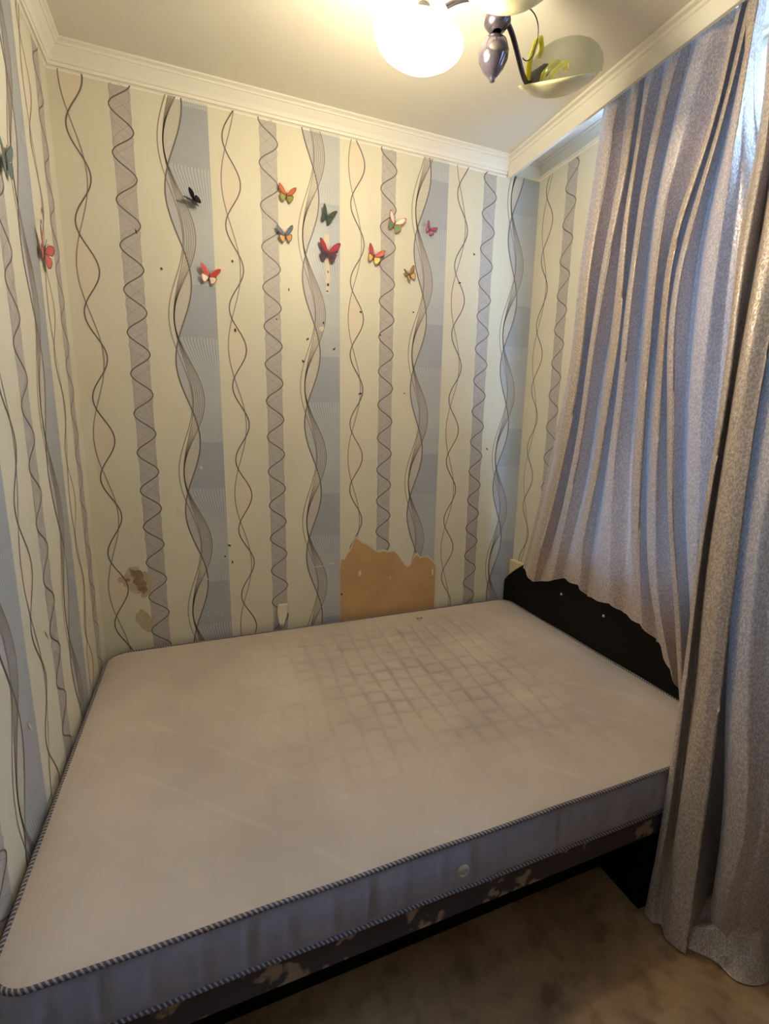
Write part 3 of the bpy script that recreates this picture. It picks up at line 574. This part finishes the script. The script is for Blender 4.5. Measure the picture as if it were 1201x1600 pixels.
CURTAIN_TO_FLOOR=[[[1.948,-1.109,2.69],[1.92,-1.109,2.626],[1.911,-1.129,2.511],[1.902,-1.149,2.396],[1.893,-1.158,2.286],[1.882,-1.16,2.177],[1.855,-1.167,2.062],[1.828,-1.186,1.942],[1.801,-1.208,1.822],[1.779,-1.233,1.703],[1.759,-1.25,1.586],[1.74,-1.267,1.469],[1.725,-1.278,1.352],[1.712,-1.284,1.232],[1.703,-1.289,1.109],[1.698,-1.296,.983],[1.693,-1.304,.854],[1.691,-1.307,.719],[1.689,-1.307,.577],[1.687,-1.31,.432],[1.685,-1.314,.282],[1.683,-1.311,.121],[1.624,-1.339,.012]],[[1.912,-1.155,2.69],[1.88,-1.155,2.583],[1.868,-1.176,2.47],[1.856,-1.197,2.357],[1.844,-1.211,2.248],[1.828,-1.221,2.139],[1.798,-1.237,2.024],[1.768,-1.257,1.91],[1.739,-1.276,1.796],[1.715,-1.297,1.684],[1.693,-1.311,1.574],[1.672,-1.323,1.463],[1.656,-1.332,1.351],[1.642,-1.339,1.238],[1.633,-1.345,1.121],[1.629,-1.351,1.002],[1.626,-1.359,.88],[1.625,-1.366,.753],[1.624,-1.366,.618],[1.624,-1.367,.479],[1.623,-1.369,.335],[1.622,-1.365,.179],[1.621,-1.359,.013]],[[1.948,-1.148,2.69],[1.92,-1.148,2.599],[1.911,-1.166,2.487],[1.902,-1.184,2.374],[1.893,-1.197,2.264],[1.88,-1.207,2.152],[1.853,-1.222,2.036],[1.826,-1.235,1.92],[1.799,-1.251,1.803],[1.777,-1.263,1.688],[1.757,-1.274,1.573],[1.737,-1.289,1.456],[1.723,-1.297,1.339],[1.71,-1.306,1.219],[1.702,-1.313,1.097],[1.697,-1.319,.971],[1.693,-1.33,.844],[1.691,-1.34,.713],[1.689,-1.343,.573],[1.687,-1.344,.428],[1.685,-1.348,.28],[1.683,-1.348,.122],[1.64,-1.379,.012]],[[1.912,-1.219,2.69],[1.88,-1.219,2.54],[1.868,-1.236,2.432],[1.856,-1.253,2.324],[1.843,-1.264,2.219],[1.827,-1.273,2.112],[1.797,-1.289,2.0],[1.766,-1.303,1.89],[1.736,-1.319,1.779],[1.713,-1.333,1.67],[1.691,-1.346,1.561],[1.67,-1.358,1.452],[1.654,-1.367,1.342],[1.64,-1.378,1.231],[1.632,-1.385,1.117],[1.628,-1.393,1.0],[1.626,-1.402,.88],[1.625,-1.408,.756],[1.624,-1.413,.626],[1.623,-1.418,.493],[1.623,-1.422,.355],[1.622,-1.425,.209],[1.621,-1.429,.06]],[[1.948,-1.271,2.69],[1.888,-1.271,2.507],[1.876,-1.285,2.404],[1.865,-1.299,2.301],[1.853,-1.307,2.201],[1.838,-1.312,2.099],[1.808,-1.327,1.99],[1.778,-1.34,1.883],[1.749,-1.356,1.775],[1.726,-1.367,1.669],[1.705,-1.379,1.563],[1.684,-1.394,1.457],[1.668,-1.406,1.35],[1.654,-1.419,1.243],[1.646,-1.427,1.133],[1.642,-1.434,1.019],[1.639,-1.442,.904],[1.638,-1.445,.781],[1.637,-1.453,.658],[1.636,-1.459,.531],[1.635,-1.462,.396],[1.634,-1.464,.255],[1.633,-1.463,.104]],[[1.948,-1.21,2.69],[2.02,-1.21,2.586],[2.023,-1.216,2.485],[2.026,-1.221,2.382],[2.029,-1.221,2.28],[2.028,-1.218,2.175],[2.013,-1.225,2.059],[1.998,-1.231,1.943],[1.979,-1.241,1.823],[1.965,-1.247,1.703],[1.953,-1.256,1.581],[1.941,-1.262,1.457],[1.935,-1.267,1.329],[1.931,-1.275,1.199],[1.929,-1.283,1.065],[1.925,-1.293,.93],[1.923,-1.309,.793],[1.922,-1.323,.653],[1.922,-1.334,.508],[1.922,-1.347,.361],[1.921,-1.36,.211],[1.909,-1.372,.06],[1.771,-1.426,.012]],[[1.948,-1.296,2.69],[1.898,-1.296,2.493],[1.887,-1.309,2.393],[1.877,-1.322,2.292],[1.866,-1.329,2.194],[1.851,-1.334,2.094],[1.823,-1.35,1.987],[1.794,-1.366,1.88],[1.765,-1.386,1.774],[1.742,-1.397,1.67],[1.722,-1.408,1.567],[1.701,-1.419,1.463],[1.686,-1.43,1.358],[1.672,-1.443,1.253],[1.664,-1.455,1.146],[1.659,-1.465,1.036],[1.656,-1.48,.927],[1.655,-1.494,.816],[1.653,-1.511,.706],[1.652,-1.53,.595],[1.651,-1.546,.481],[1.65,-1.55,.354],[1.648,-1.51,.167]],[[1.912,-1.356,2.69],[1.88,-1.356,2.447],[1.872,-1.368,2.353],[1.864,-1.38,2.259],[1.856,-1.386,2.167],[1.845,-1.39,2.074],[1.819,-1.403,1.974],[1.793,-1.414,1.875],[1.768,-1.427,1.775],[1.747,-1.437,1.677],[1.73,-1.446,1.578],[1.713,-1.454,1.478],[1.7,-1.463,1.378],[1.691,-1.474,1.276],[1.685,-1.482,1.172],[1.686,-1.487,1.064],[1.687,-1.5,.956],[1.691,-1.512,.846],[1.695,-1.527,.735],[1.698,-1.542,.623],[1.702,-1.558,.509],[1.697,-1.565,.388],[1.69,-1.524,.208]],[[1.948,-1.384,2.69],[1.92,-1.384,2.439],[1.915,-1.394,2.351],[1.91,-1.405,2.261],[1.906,-1.41,2.173],[1.9,-1.412,2.085],[1.878,-1.423,1.989],[1.856,-1.432,1.893],[1.834,-1.443,1.797],[1.814,-1.453,1.701],[1.799,-1.461,1.605],[1.783,-1.468,1.507],[1.771,-1.476,1.409],[1.763,-1.486,1.31],[1.755,-1.496,1.209],[1.754,-1.502,1.105],[1.754,-1.513,1.0],[1.755,-1.525,.894],[1.758,-1.54,.787],[1.76,-1.556,.679],[1.763,-1.572,.57],[1.763,-1.585,.458],[1.754,-1.578,.324]],[[1.912,-1.45,2.69],[1.88,-1.45,2.383],[1.872,-1.462,2.299],[1.864,-1.473,2.215],[1.856,-1.48,2.132],[1.849,-1.484,2.05],[1.824,-1.496,1.96],[1.799,-1.506,1.871],[1.775,-1.518,1.783],[1.753,-1.529,1.695],[1.736,-1.538,1.608],[1.72,-1.546,1.52],[1.705,-1.554,1.432],[1.695,-1.565,1.343],[1.686,-1.575,1.253],[1.686,-1.581,1.16],[1.686,-1.589,1.066],[1.689,-1.6,.971],[1.692,-1.612,.874],[1.696,-1.626,.777],[1.7,-1.64,.679],[1.703,-1.654,.578],[1.697,-1.655,.468]]]
ca = thing('curtain', (1.95, -.85, 0), 'taupe satin curtain panel with sequins, its hem bunched up over the black headboard', 'curtain', 'satin window curtains')
tabA = [list(map(list, c)) for c in CURTAIN_BY_BED]
for p in tabA[16]: p[0] -= .045          # last fold rolls over towards the room
nr = len(tabA[-1])
for dx_, dy_ in ((.0, .10), (.03, .22)):       # the cloth goes on behind the second panel
    tabA.append([[min(1.99, p[0]+.045+dx_), p[1]-dy_*sstep(.20, .42, i/(nr-1)), p[2]] for i, p in enumerate(tabA[16])])
mb = MB(); mb.grid(sheet(tabA, seed=1)); L(mb.build('curtain_cloth', cm, ca, smooth=True))
cb = thing('curtain', (1.75, -1.4, 0), 'taupe satin curtain panel hanging to the floor in front of the mattress corner', 'curtain', 'satin window curtains')
tabB = [list(map(list, c)) for c in CURTAIN_TO_FLOOR]
for c in tabB:
    l_ = c[-1]
    k_ = tabB.index(c)
    if k_ >= 6:      # the cloth turns in under a fold and drops to the heap on the floor
        c += [[l_[0]+.07, l_[1]+.012, l_[2]-.02], [l_[0]+.10, l_[1]+.012, max(.02, l_[2]*.5)], [l_[0]+.10, l_[1], .008]]
    else:
        c += [[l_[0], l_[1]-.002, l_[2]*.6+.004], [l_[0], l_[1]-.004, l_[2]*.3+.006], [l_[0], l_[1]-.006, .008]]
mb = MB(); mb.grid(sheet(tabB, seed=3)); L(mb.build('curtain_cloth', cm, cb, smooth=True))
# heap of cloth pooled on the floor
pool = MB(); rows = []
for i in range(41):
    r = i/40; row = []
    for j in range(97):
        th = 2*PI*j/96
        a, b_ = .205*(1+.10*math.sin(3*th+.6)+.05*math.sin(7*th)), .125*(1+.12*math.sin(2*th+1)+.06*math.sin(5*th))
        x, y = a*r*math.cos(th), b_*r*math.sin(th)
        fold = .022*math.sin(9*(y*8+x*5)+2.0)+.016*math.sin(70*(x*.8-y*.7)+1.2)
        h = .15*(1-r**2.2)+fold*min(1, 2*(1-r))*1.1
        row.append((1.868+x, -1.478+y, max(.006, h*.95)))
    rows.append(row)
pool.grid(rows, 0); L(pool.build('pooled_hem', cm, cb, smooth=True))
rd = MB(); rd.tube([(1.935, -.10, 2.700), (1.935, -3.1, 2.700)], .006, 8)
tag(rd.build('curtain_rail', white), 'white curtain rail fixed to the ceiling behind the pelmet', 'curtain rail')

# ------------------------------------------------------------------ chandelier
HX, HY = 1.237, -.845
ch = thing('chandelier', (HX, HY, H), 'dark metal ceiling lamp with curved arms and cream and smoky glass shades, one lit', 'ceiling lamp')
dk = mat('gunmetal', lin((92,86,100)), .25, metal=.8)
dk2 = mat('dark_holder', lin((60,56,58)), .35, metal=.5)
def rel(o): o.matrix_parent_inverse = Matrix.Translation((HX, HY, H)).inverted(); return o
mb = MB(); mb.lathe([(.0001,H),(.07,H),(.068,H-.012),(.05,H-.026),(.016,H-.034),(.011,H-.05),(.011,2.60),(.02,2.592),(.034,2.575),(.036,2.56),(.024,2.545),(.012,2.54)], Matrix.Translation((HX,HY,0)), 28)
rel(mb.build('hub', dk, ch, smooth=True))
mb = MB(); mb.lathe([(.0001,2.545),(.020,2.540),(.036,2.525),(.042,2.505),(.040,2.485),(.028,2.462),(.013,2.445),(.007,2.440),(.008,2.434),(.0001,2.430)], Matrix.Translation((HX+.005,HY+.02,-.0)), 28)
rel(mb.build('finial', mat('smoky_finial', lin((96,90,104)), .12, metal=.7, coat=.5), ch, smooth=True))
def bez(p, q, r_, s_, n=22):
    P = [Vector(a) for a in (p, q, r_, s_)]
    return [P[0]*(1-t)**3+P[1]*3*t*(1-t)**2+P[2]*3*t*t*(1-t)+P[3]*t**3 for t in [i/n for i in range(n+1)]]
smoke, t, b, o = nt('smoky_green_glass')
b.inputs['Base Color'].default_value = (.50,.52,.48,1); b.inputs['Roughness'].default_value = .12; b.inputs['Specular IOR Level'].default_value = .6
tp = t.nodes.new('ShaderNodeBsdfTransparent'); tp.inputs['Color'].default_value = (.80,.81,.74,1)
lw_ = t.nodes.new('ShaderNodeLayerWeight'); lw_.inputs['Blend'].default_value = .35
mrr = t.nodes.new('ShaderNodeMapRange'); mrr.inputs[3].default_value = .10; mrr.inputs[4].default_value = .42; t.links.new(lw_.outputs['Facing'], mrr.inputs[0])
ms = t.nodes.new('ShaderNodeMixShader'); t.links.new(mrr.outputs[0], ms.inputs[0]); t.links.new(tp.outputs[0], ms.inputs[1]); t.links.new(b.outputs[0], ms.inputs[2]); t.links.new(ms.outputs[0], o.inputs[0])
creamg, t, b, o = nt('cream_glass'); b.inputs['Base Color'].default_value = (*lin((236,226,180)),1); b.inputs['Roughness'].default_value = .25
b.inputs['Subsurface Weight'].default_value = .2; b.inputs['Subsurface Radius'].default_value = (.02,.02,.01)
yel = mat('yellow_glass', lin((250,244,50)), .25, coat=.5)
litg = emit('lit_bulb', (1.0,.86,.65), 520)
glow, t, b, o = nt('glowing_glass')
b.inputs['Base Color'].default_value = (.9,.85,.7,1); b.inputs['Emission Color'].default_value = (1,.88,.66,1); b.inputs['Emission Strength'].default_value = 8
tp = t.nodes.new('ShaderNodeBsdfTransparent'); ms = t.nodes.new('ShaderNodeMixShader'); ms.inputs[0].default_value = .14
t.links.new(tp.outputs[0], ms.inputs[1]); t.links.new(b.outputs[0], ms.inputs[2]); t.links.new(ms.outputs[0], o.inputs[0])
def shade(c, rim_dir, lit=False):
    """pod shaped lampshade: cream bowl below, smoky glass dome above, yellow glass leaves at the holder"""
    c = Vector(c); n_ = Vector((-0.315, -0.399, 0.861)).normalized(); e1 = Vector((0.785, -0.62, -0.0))     # tilted outwards; e1 runs away from the hub
    e1 = (e1-n_*e1.dot(n_)).normalized()
    if rim_dir is not None:
        n_ = Vector(rim_dir).normalized(); e1 = Vector((HX-c.x, HY-c.y, 0)).normalized()*-1; e1 = (e1-n_*e1.dot(n_)).normalized()
    e2 = n_.cross(e1)
    M = Matrix((e1, e2, n_)).transposed().to_4x4(); M.translation = c
    bowl = MB(); bowl.lathe([(.0001,-.040),(.03,-.038),(.06,-.031),(.088,-.019),(.108,-.005),(.115,.003),(.112,.004),(.085,-.015),(.058,-.026),(.03,-.033),(.0001,-.035)], M, 40)
    rel(bowl.build('cream_bowl', glow if lit else creamg, ch, smooth=True))
    if lit: 
        M2 = M @ Matrix.Translation((0,0,.02))
        bb = MB(); bb.lathe([(.0001,-.045),(.02,-.04),(.034,-.024),(.038,-.004),(.03,.018),(.016,.034),(.013,.05),(.0001,.05)], M2, 24)
        rel(bb.build('bulb', litg, ch, smooth=True))
    if lit:      # socket above the bulb
        sk = MB(); sk.lathe([(.0001,.052),(.018,.052),(.020,.066),(.016,.085),(.0001,.085)], M, 20); rel(sk.build('bulb_holder', dk2, ch, smooth=True))
    dome = MB(); M3 = M @ Matrix.Translation((.018,0,.004)) @ Matrix.Diagonal((1.0,.85,1,1))
    pr_ = [(.104,0),(.106,.018),(.100,.040),(.086,.060),(.062,.076),(.034,.085),(.010,.088)]
    dome.lathe(pr_, M3, 40)
    rel(dome.build('glass_dome', smoke, ch, smooth=True))
    if lit: return M
    hold = MB(); M4 = M @ Matrix.Translation((-.055,0,.022)) @ Matrix.Rotation(1.2, 4, 'Y')
    hold.lathe([(.0001,-.03),(.014,-.03),(.016,-.01),(.016,.02),(.010,.03),(.0001,.03)], M4, 16)
    rel(hold.build('bulb_holder', dk2, ch, smooth=True))
    for x0, x1_, z1_ in ((-.088,-.055,.098),(-.045,-.005,.040),(-.02,.02,.036)):
        lf = MB(); pts = [M @ Vector(p) for p in ((x0,-.02,.0),(x0+.004,-.035,z1_*.5),(x1_-.012,-.03,z1_*.95),(x1_,-.025,z1_),(x1_+.004,-.02,z1_*.8),(x1_-.004,-.01,z1_*.55))]
        P_ = []
        for i in range(len(pts)-1):
            for k in range(6): P_.append(tuple(pts[i].lerp(pts[i+1], k/6)))
        lf.tube(P_, lambda q: .0085*(1-.25*q), 8); rel(lf.build('glass_leaf', yel, ch, smooth=True))
    return M
SR = (1.478, -.812, 2.500)
M = shade(SR, None)
def arm(p0, p1, p2, p3): 
    a = MB(); a.tube(bez(p0, p1, p2, p3), lambda q: .0075-.001*q, 10); rel(a.build('arm', dk, ch, smooth=True))
arm((HX,HY,2.565), (HX+.06,HY,2.62), (1.36,-.80,2.40), tuple(M @ Vector((-.070,0,.018))))
shade((1.005, -.845, 2.450), (.1,-.05,1), lit=True)
arm((HX,HY,2.565), (HX-.05,HY,2.63), (1.10,-.85,2.58), (1.02,-.846,2.50))
M = shade((1.165, -1.000, 2.525), (0,-.15,1))
arm((HX,HY,2.565), (HX,HY-.05,2.62), (1.18,-.95,2.50), tuple(M @ Vector((-.070,0,.018))))
for pts in (((HX+.02,HY,2.58),(1.30,-.86,2.64),(1.38,-.88,2.60),(1.372,-.83,2.535)), ((1.372,-.83,2.535),(1.372,-.82,2.515),(1.35,-.82,2.51),(1.343,-.82,2.520)),
            ((HX+.02,HY-.02,2.58),(1.28,-.92,2.66),(1.31,-1.0,2.64),(1.27,-1.02,2.60))):
    a = MB(); a.tube(bez(*pts, n=14), .0016, 6); rel(a.build('wire_curl', dk, ch, smooth=True))

# ------------------------------------------------------------------ butterflies
def wingpoly(kind):
    if kind == 'fore': return [(0,.002),(.006,.014),(.016,.026),(.028,.034),(.037,.036),(.040,.031),(.037,.020),(.030,.010),(.018,.003),(0,-.002)]
    return [(0,-.001),(.016,.002),(.027,.003),(.031,-.004),(.028,-.015),(.022,-.024),(.014,-.028),(.008,-.022),(.003,-.010)]
bm_cache = {}
def bcol(c):
    if c not in bm_cache: bm_cache[c] = mat('butterfly_%02x%02x%02x' % c, lin(c), .4, noise=.12, nscale=150, spec=.6)
    return bm_cache[c]
def butterfly(pos, base, s, rot, ctop, cbot, cedge, label, lift=(30, 30)):
    """base: (right, up, out) axes of the wall it is stuck on"""
    t_ = thing('butterfly_decoration', pos, label, 'butterfly decoration', 'butterflies stuck on the wallpaper')
    rr, uu, oo = [Vector(a) for a in base]
    M = Matrix((rr, uu, oo)).transposed().to_4x4() @ Matrix.Rotation(rot, 4, 'Z') @ Matrix.Diagonal((s, s, s, 1))
    bd = MB(); bd.tube([M @ Vector(p) for p in ((0,-.017,.004),(0,-.010,.0045),(0,0,.005),(0,.008,.0055),(0,.013,.006))], lambda q: s*(.0010+.0014*math.sin(PI*q)), 8)
    for sg in (-1,1): bd.tube([M @ Vector(p) for p in ((0,.012,.006),(sg*.003,.018,.009),(sg*.007,.024,.011))], .0005*s, 5)
    bd.build('body', bcol((60,48,40)), t_, smooth=True)
    for sg, a in ((-1, lift[0]), (1, lift[1])):
        ca_, sa_ = math.cos(math.radians(a)), math.sin(math.radians(a))
        wg = MB()
        for kind, k, dz in (('fore',0,.0008),('hind',1,0)):
            P = wingpoly(kind); cx_ = sum(p[0] for p in P)/len(P); cy_ = sum(p[1] for p in P)/len(P)
            T = lambda x, y, e=0: tuple(M @ Vector((sg*x*ca_, y, .004+dz+e+x*sa_)))
            inner = [(cx_*.9+(p[0]-cx_*.9)*.80, cy_+(p[1]-cy_)*.80) for p in P]
            for i in range(len(P)):
                j = (i+1) % len(P)
                wg.face([T(*P[i]), T(*P[j]), T(*inner[j]), T(*inner[i])], 2)
                wg.face([T(cx_*.9, cy_, .0006), T(*inner[i]), T(*inner[j])], k)
        wg.build('wing', [bcol(ctop), bcol(cbot), bcol(cedge)], t_, solid=.0007)
    return t_
BK = ((1,0,0),(0,0,1),(0,-1,0)); LF = ((0,1,0),(0,0,1),(1,0,0))
for u, z, s, rot, ct, cb_, ce, lf_, lb in (
    (.449,2.308,.80,1.0,(40,34,44),(84,74,92),(40,34,44),(72,72),'black and violet butterfly with folded wings, highest on the left blue stripe'),
    (.805,2.386,.85,-.10,(206,104,62),(140,160,74),(150,80,56),(28,28),'orange butterfly with green lower wings by the grey zigzag band, upper of two there'),
    (.797,2.235,.85,.12,(116,124,142),(232,172,110),(96,98,104),(30,42),'blue-grey butterfly with peach lower wings by the grey zigzag band, lower of two there'),
    (.974,2.333,.85,-.35,(66,82,66),(72,88,72),(58,70,58),(48,44),'plain dark green butterfly on the blue stripe above the red one'),
    (.978,2.192,1.12,-.12,(168,44,58),(72,52,66),(112,42,58),(34,34),'large crimson butterfly with dark edges over a torn pale strip of the blue stripe'),
    (.491,2.042,.92,-.22,(206,66,48),(240,232,214),(196,82,62),(30,30),'red butterfly with white lower wings at the edge of the left blue stripe'),
    (1.188,2.205,.96,-.30,(196,62,46),(226,196,92),(146,48,40),(34,34),'red butterfly with yellow lower wings between twin line strand and grey zigzag band'),
    (1.283,2.351,1.0,-.32,(232,222,204),(76,148,84),(196,84,72),(30,30),'white butterfly with red wing tips and green lower wings on the grey zigzag band'),
    (1.459,2.355,.66,-.50,(160,60,92),(184,90,130),(96,50,72),(24,24),'small magenta butterfly on the right blue stripe'),
    (1.364,2.149,.80,.45,(148,108,56),(206,176,104),(112,84,50),(50,24),'brown and tan butterfly on cream paper between grey band and right blue stripe')):
    butterfly((u,-.003,z), BK, s*1.14, rot, ct, cb_, ce, lb, (lf_[0]*.75, lf_[1]*.75))
butterfly((.003,-.322,1.975), LF, 1.45, -.3, (196,74,76), (206,96,84), (120,60,60), 'large red butterfly with dark tips on the left wall', (6,14))
butterfly((.003,-.585,2.107), LF, 1.3, .1, (96,116,116), (92,112,110), (86,100,102), 'grey-green butterfly on the left wall at the edge of the photo', (5,5))

sc_ = MB(); rows = [[(1.400+.016*math.cos(a)*r, -.157+.007*math.sin(a)*r, .5195+.003*r*math.sin(3*a)+.0015) for a in [2*PI*j/10 for j in range(10)]] for r in (.02,.6,1)]
sc_.grid(rows, 0, True)
tag(sc_.build('paper_scrap', mat('brown_scrap', lin((140,116,90)), .9), solid=.0008), 'tiny brown paper scrap lying on the mattress below the bare plaster', 'scrap')
